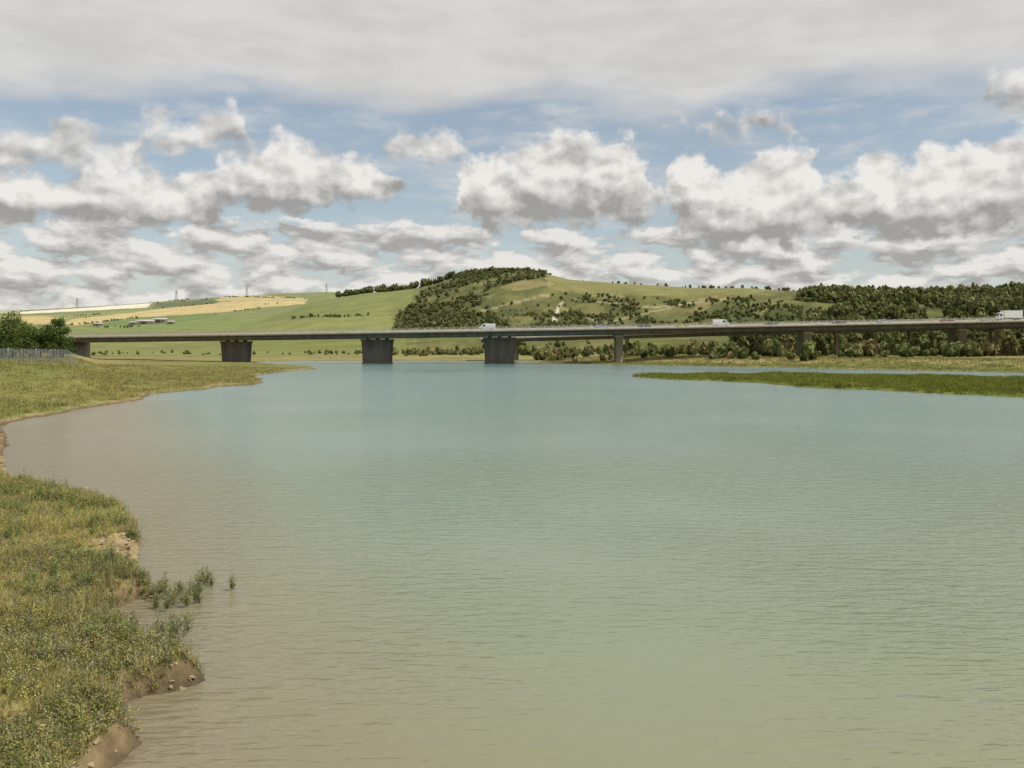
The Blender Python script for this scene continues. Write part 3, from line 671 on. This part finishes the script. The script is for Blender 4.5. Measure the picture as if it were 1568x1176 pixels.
# ------------------------------------------------------------------ walkers on the levee
def person(b_,yv,shirt,trou,facing):
    x_=(b_-784)/F*yv; z_=float(terrain(x_,yv)); e_=empty('walking_person',(x_,yv,z_),facing)
    def skin(name,vs,es,rad,mat):
        me=bpy.data.meshes.new(name); me.from_pydata(vs,es,[]); ob=bpy.data.objects.new(name,me); COL.objects.link(ob); ob.parent=e_
        md=ob.modifiers.new('skin','SKIN'); sv=me.skin_vertices[0].data
        for i,r_ in enumerate(rad): sv[i].radius=(r_ if isinstance(r_,tuple) else (r_,r_))
        sv[0].use_root=True
        s2=ob.modifiers.new('sub','SUBSURF'); s2.levels=2; s2.render_levels=2; me.materials.append(mat)
    mS=mat_noise('skin',(.42,.26,.19),(.48,.30,.22),5,.6)
    skin('trousers',[(0,0,.95),(0,.1,.88),(.12,.1,.5),(.02,.1,.1),(0,-.1,.88),(-.06,-.1,.5),(-.25,-.1,.12)],[(0,1),(1,2),(2,3),(0,4),(4,5),(5,6)],[.13,.1,.07,.055,.1,.07,.055],trou)
    skin('shirt',[(0,0,.95),(0,0,1.2),(0,0,1.42),(0,.18,1.4),(-.03,.25,1.12),(.1,.24,.92),(0,-.18,1.4),(.03,-.25,1.12),(.17,-.24,.95)],[(0,1),(1,2),(2,3),(3,4),(4,5),(2,6),(6,7),(7,8)],[.14,.15,.13,.07,.05,.04,.07,.05,.04],shirt)
    skin('head_and_neck',[(0,0,1.45),(.01,0,1.53),(.02,0,1.66),(.015,0,1.72)],[(0,1),(1,2),(2,3)],[.055,.055,.1,.07],mS)
    skin('hair',[(-.03,0,1.68),(-.02,0,1.74)],[(0,1)],[.095,.08],M_tyre)
    skin('shoe_left',[(-.02,.1,.05),(.16,.1,.04)],[(0,1)],[.05,.045],M_tyre)
    skin('shoe_right',[(-.27,-.1,.06),(-.1,-.1,.03)],[(0,1)],[.05,.04],M_tyre)
person(1106,262,paint('red_shirt',(.45,.06,.05)),paint('denim',(.06,.08,.14)),0)
person(1117,262,paint('white_shirt',(.7,.7,.68)),paint('dark_trousers',(.04,.04,.04)),0)

# ------------------------------------------------------------------ sun + sky with clouds
SE,SR=math.radians(50),math.radians(112)
sd=Vector((math.cos(SE)*math.sin(SR),math.cos(SE)*math.cos(SR),math.sin(SE)))
sun=bpy.data.lights.new('sun','SUN'); sun.energy=3.6; sun.angle=math.radians(.53); sun.color=(1,.94,.84)
so=bpy.data.objects.new('sun',sun); so.rotation_euler=sd.to_track_quat('Z','Y').to_euler(); so.location=(0,0,200); COL.objects.link(so)
w=bpy.data.worlds.new('World'); scene.world=w; w.use_nodes=True; nt=w.node_tree; nt.nodes.clear()
def node(tp,**kw):
    n_=nt.nodes.new(tp)
    for k_,v in kw.items(): setattr(n_,k_,v)
    return n_
def setin(n_,i,v):
    if v is None: return
    if isinstance(v,bpy.types.NodeSocket): nt.links.new(v,n_.inputs[i])
    else: n_.inputs[i].default_value=v
def M(op,a,b_=None,c=None,clamp=False):
    n_=node('ShaderNodeMath',operation=op,use_clamp=clamp)
    for i,v in enumerate((a,b_,c)): setin(n_,i,v)
    return n_.outputs[0]
def VM(op,a,b_=None,c=None,out=0):
    n_=node('ShaderNodeVectorMath',operation=op)
    for i,v in enumerate((a,b_,c)): setin(n_,i,v)
    return n_.outputs[out]
def MR(v,a,b_,c,d_,interp='SMOOTHSTEP'):
    n_=node('ShaderNodeMapRange',interpolation_type=interp)
    for i,q in enumerate((v,a,b_,c,d_)): setin(n_,i,q)
    return n_.outputs[0]
def NZ_(vec,scale,detail,rough=.5,out=0):
    n_=node('ShaderNodeTexNoise',noise_dimensions='2D'); setin(n_,'Vector',vec); n_.inputs['Scale'].default_value=scale; n_.inputs['Detail'].default_value=detail; n_.inputs['Roughness'].default_value=rough
    return n_.outputs[out]
tc=node('ShaderNodeTexCoord'); dirv=VM('NORMALIZE',tc.outputs['Generated']); s3=node('ShaderNodeSeparateXYZ'); setin(s3,0,dirv)
az=M('ARCTAN2',s3.outputs[0],s3.outputs[1]); el0=M('ARCSINE',s3.outputs[2])
cb=node('ShaderNodeCombineXYZ'); setin(cb,0,az); setin(cb,1,el0); P0=cb.outputs[0]
wn=NZ_(P0,17,5,.5,1); warp=VM('SUBTRACT',wn,(.5,.5,.5))
p=VM('MULTIPLY_ADD',warp,(.065,.034,0),P0)
sp_=node('ShaderNodeSeparateXYZ'); setin(sp_,0,p); ax=M('ADD',M('MULTIPLY',sp_.outputs[0],.7),.5); ey=sp_.outputs[1]
Pst=VM('MULTIPLY',P0,(1,1.35,1))
fine=NZ_(Pst,32,6,.56); rA=NZ_(Pst,24,4,.5); rB=NZ_(VM('ADD',Pst,(.006,.013,0)),24,4,.5)
fn=M('SUBTRACT',fine,.5)
def prof(pts):
    n_=node('ShaderNodeFloatCurve'); cm=n_.mapping; c=cm.curves[0]
    q=[]
    for px_,row_ in pts:
        a=math.atan((px_-784)/F); e_=math.atan((HZ-row_)/F*math.cos(a)); q.append((a*.7+.5,e_/.5))
    c.points[0].location=q[0]; c.points[1].location=q[-1]
    for v in q[1:-1]: c.points.new(*v)
    for pt in c.points: pt.handle_type='AUTO_CLAMPED'
    cm.update(); setin(n_,1,ax); return M('MULTIPLY',n_.outputs[0],.5)
def layer(top,base,amp):
    T=prof(top); B=prof(base)
    lo=M('MULTIPLY',M('SUBTRACT',ey,B),1.1); hi=M('SUBTRACT',T,ey)
    D=M('DIVIDE',M('MINIMUM',lo,hi),.02); D=M('ADD',D,M('MULTIPLY',fn,amp))
    n_=M('DIVIDE',M('SUBTRACT',ey,B),M('MAXIMUM',M('SUBTRACT',T,B),.03))
    return D,n_
topU=[(-400,200),(-60,200),(0,205),(40,208),(70,198),(110,180),(160,202),(200,212),(232,182),(300,170),(355,160),(380,195),(410,255),(560,255),(600,220),(640,192),(700,196),(725,232),(760,262),(1000,255),(1030,196),(1060,174),(1160,176),(1205,188),(1240,250),(1440,240),(1490,140),(1540,100),(1600,105),(1800,140),(2200,160)]
baseU=[(-400,250),(-60,268),(0,266),(40,266),(70,270),(110,275),(200,275),(232,228),(300,232),(355,228),(380,220),(410,225),(560,225),(600,245),(640,256),(700,256),(725,242),(760,225),(1000,215),(1030,206),(1060,202),(1160,204),(1205,200),(1240,210),(1440,205),(1490,165),(1540,170),(1600,165),(1800,180),(2200,200)]
topM=[(-400,240),(-60,270),(0,258),(90,280),(140,262),(200,252),(260,266),(330,236),(380,226),(430,200),(480,226),(520,234),(590,246),(620,285),(660,325),(690,320),(705,270),(740,242),(790,225),(830,205),(900,201),(960,208),(1000,248),(1015,295),(1030,250),(1075,232),(1110,262),(1170,224),(1225,224),(1260,276),(1330,250),(1390,246),(1440,212),(1500,224),(1560,192),(1700,190),(2200,200)]
baseM=[(-400,320),(-60,345),(0,345),(90,345),(200,350),(300,350),(380,330),(480,323),(560,312),(620,302),(660,315),(690,335),(740,346),(850,350),(960,344),(1005,325),(1025,345),(1100,374),(1200,380),(1280,348),(1340,366),(1450,365),(1568,356),(1700,350),(2200,350)]
DU,nU=layer(topU,baseU,2.8); DM,nM=layer(topM,baseM,2.3)
vert_shade=lambda n_:MR(n_,.08,.72,0,1)
pb=VM('MULTIPLY',VM('MULTIPLY_ADD',warp,(.02,.012,0),P0),(1,2.5,1))
bn=NZ_(VM('ADD',pb,(3.1,1.7,0)),16,6,.53); bn2=NZ_(VM('ADD',pb,(3.104,1.73,0)),16,4,.5)
cov=MR(el0,.16,.12,0,1)
DBn=M('ADD',M('MULTIPLY',M('SUBTRACT',bn,.5),9.0),M('SUBTRACT',M('MULTIPLY',cov,4.5),3.5))
aU=MR(DU,-.3,.9,0,1); aM=MR(DM,-.2,.6,0,1); aB=MR(DBn,-.3,.8,0,1)
rel=M('MULTIPLY',M('SUBTRACT',rA,rB),1.05)
rel=M('ADD',rel,M('MULTIPLY',fn,.12))
big=M('MULTIPLY',M('SUBTRACT',NZ_(P0,9,2,.5),.5),.25)
def lumf(n_,lo,hi): 
    v=M('ADD',M('ADD',M('MULTIPLY',vert_shade(n_),hi-lo),lo),M('ADD',rel,big)); return M('MINIMUM',M('MAXIMUM',v,.35),.86)
lU=lumf(nU,.54,.74); lM=lumf(nM,.39,.80)
lB=M('MINIMUM',M('MAXIMUM',M('ADD',.60,M('MULTIPLY',M('SUBTRACT',bn,bn2),1.7)),.38),.82)
vb=VM('MULTIPLY',P0,(1,3.5,1)); vn=NZ_(VM('ADD',vb,(1.3,5,0)),3.2,4,.5); vn2=NZ_(vb,8,5,.6)
vedge=M('ADD',el0,M('MULTIPLY',M('SUBTRACT',vn,.5),.14))
veil=MR(vedge,.225,.30,.0,.96)
veil=M('MAXIMUM',veil,M('ADD',.20,M('MULTIPLY',MR(vn2,.42,.76,0,1),.45)))
haze=MR(el0,.16,.0,.06,.55)
sky=node('ShaderNodeTexSky',sky_type='NISHITA'); sky.sun_disc=False; sky.sun_elevation=SE; sky.sun_rotation=SR; sky.altitude=0; sky.air_density=1.0; sky.dust_density=1.2; sky.ozone_density=1.5
STR=.1; k=1/STR
def mix(fac,a,b_):
    n_=node('ShaderNodeMix',data_type='RGBA'); setin(n_,0,fac)
    for i,v in ((6,a),(7,b_)):
        if isinstance(v,tuple): n_.inputs[i].default_value=v
        else: nt.links.new(v,n_.inputs[i])
    return n_.outputs[2]
def scl(c,f_):
    n_=node('ShaderNodeVectorMath',operation='SCALE'); n_.inputs[0].default_value=c; nt.links.new(f_,n_.inputs['Scale']); return n_.outputs[0]
skyc=VM('MULTIPLY',sky.outputs[0],(1.25,1.22,1.12))
c1=mix(haze,skyc,(.58*k,.62*k,.64*k,1))
c2=mix(veil,c1,scl((1.0*k,.985*k,.96*k),MR(vn2,.3,.7,.61,.70)))
warm=(1.0*k,.97*k,.925*k)
cB=mix(M('MULTIPLY',aB,.93),c2,scl(warm,lB))
cU=mix(M('MULTIPLY',aU,.88),cB,scl(warm,lU))
cM=mix(M('MULTIPLY',aM,.97),cU,scl(warm,lM))
up=MR(el0,-.01,.01,0,1); c3=mix(up,c1,cM)
bg=node('ShaderNodeBackground'); bg.inputs[1].default_value=STR; nt.links.new(c3,bg.inputs[0])
wo=node('ShaderNodeOutputWorld'); nt.links.new(bg.outputs[0],wo.inputs[0])

# ------------------------------------------------------------------ camera
cam=bpy.data.cameras.new('camera'); cam.lens=36*F/1568; cam.sensor_width=36; cam.clip_end=20000; cam.clip_start=.1
cam.shift_y=-(588-HZ)/1568
co=bpy.data.objects.new('camera',cam); co.location=(0,0,EYE); co.rotation_euler=(math.radians(90),0,0); COL.objects.link(co); scene.camera=co
scene.view_settings.view_transform='Standard'; scene.view_settings.look='None'; scene.view_settings.exposure=0
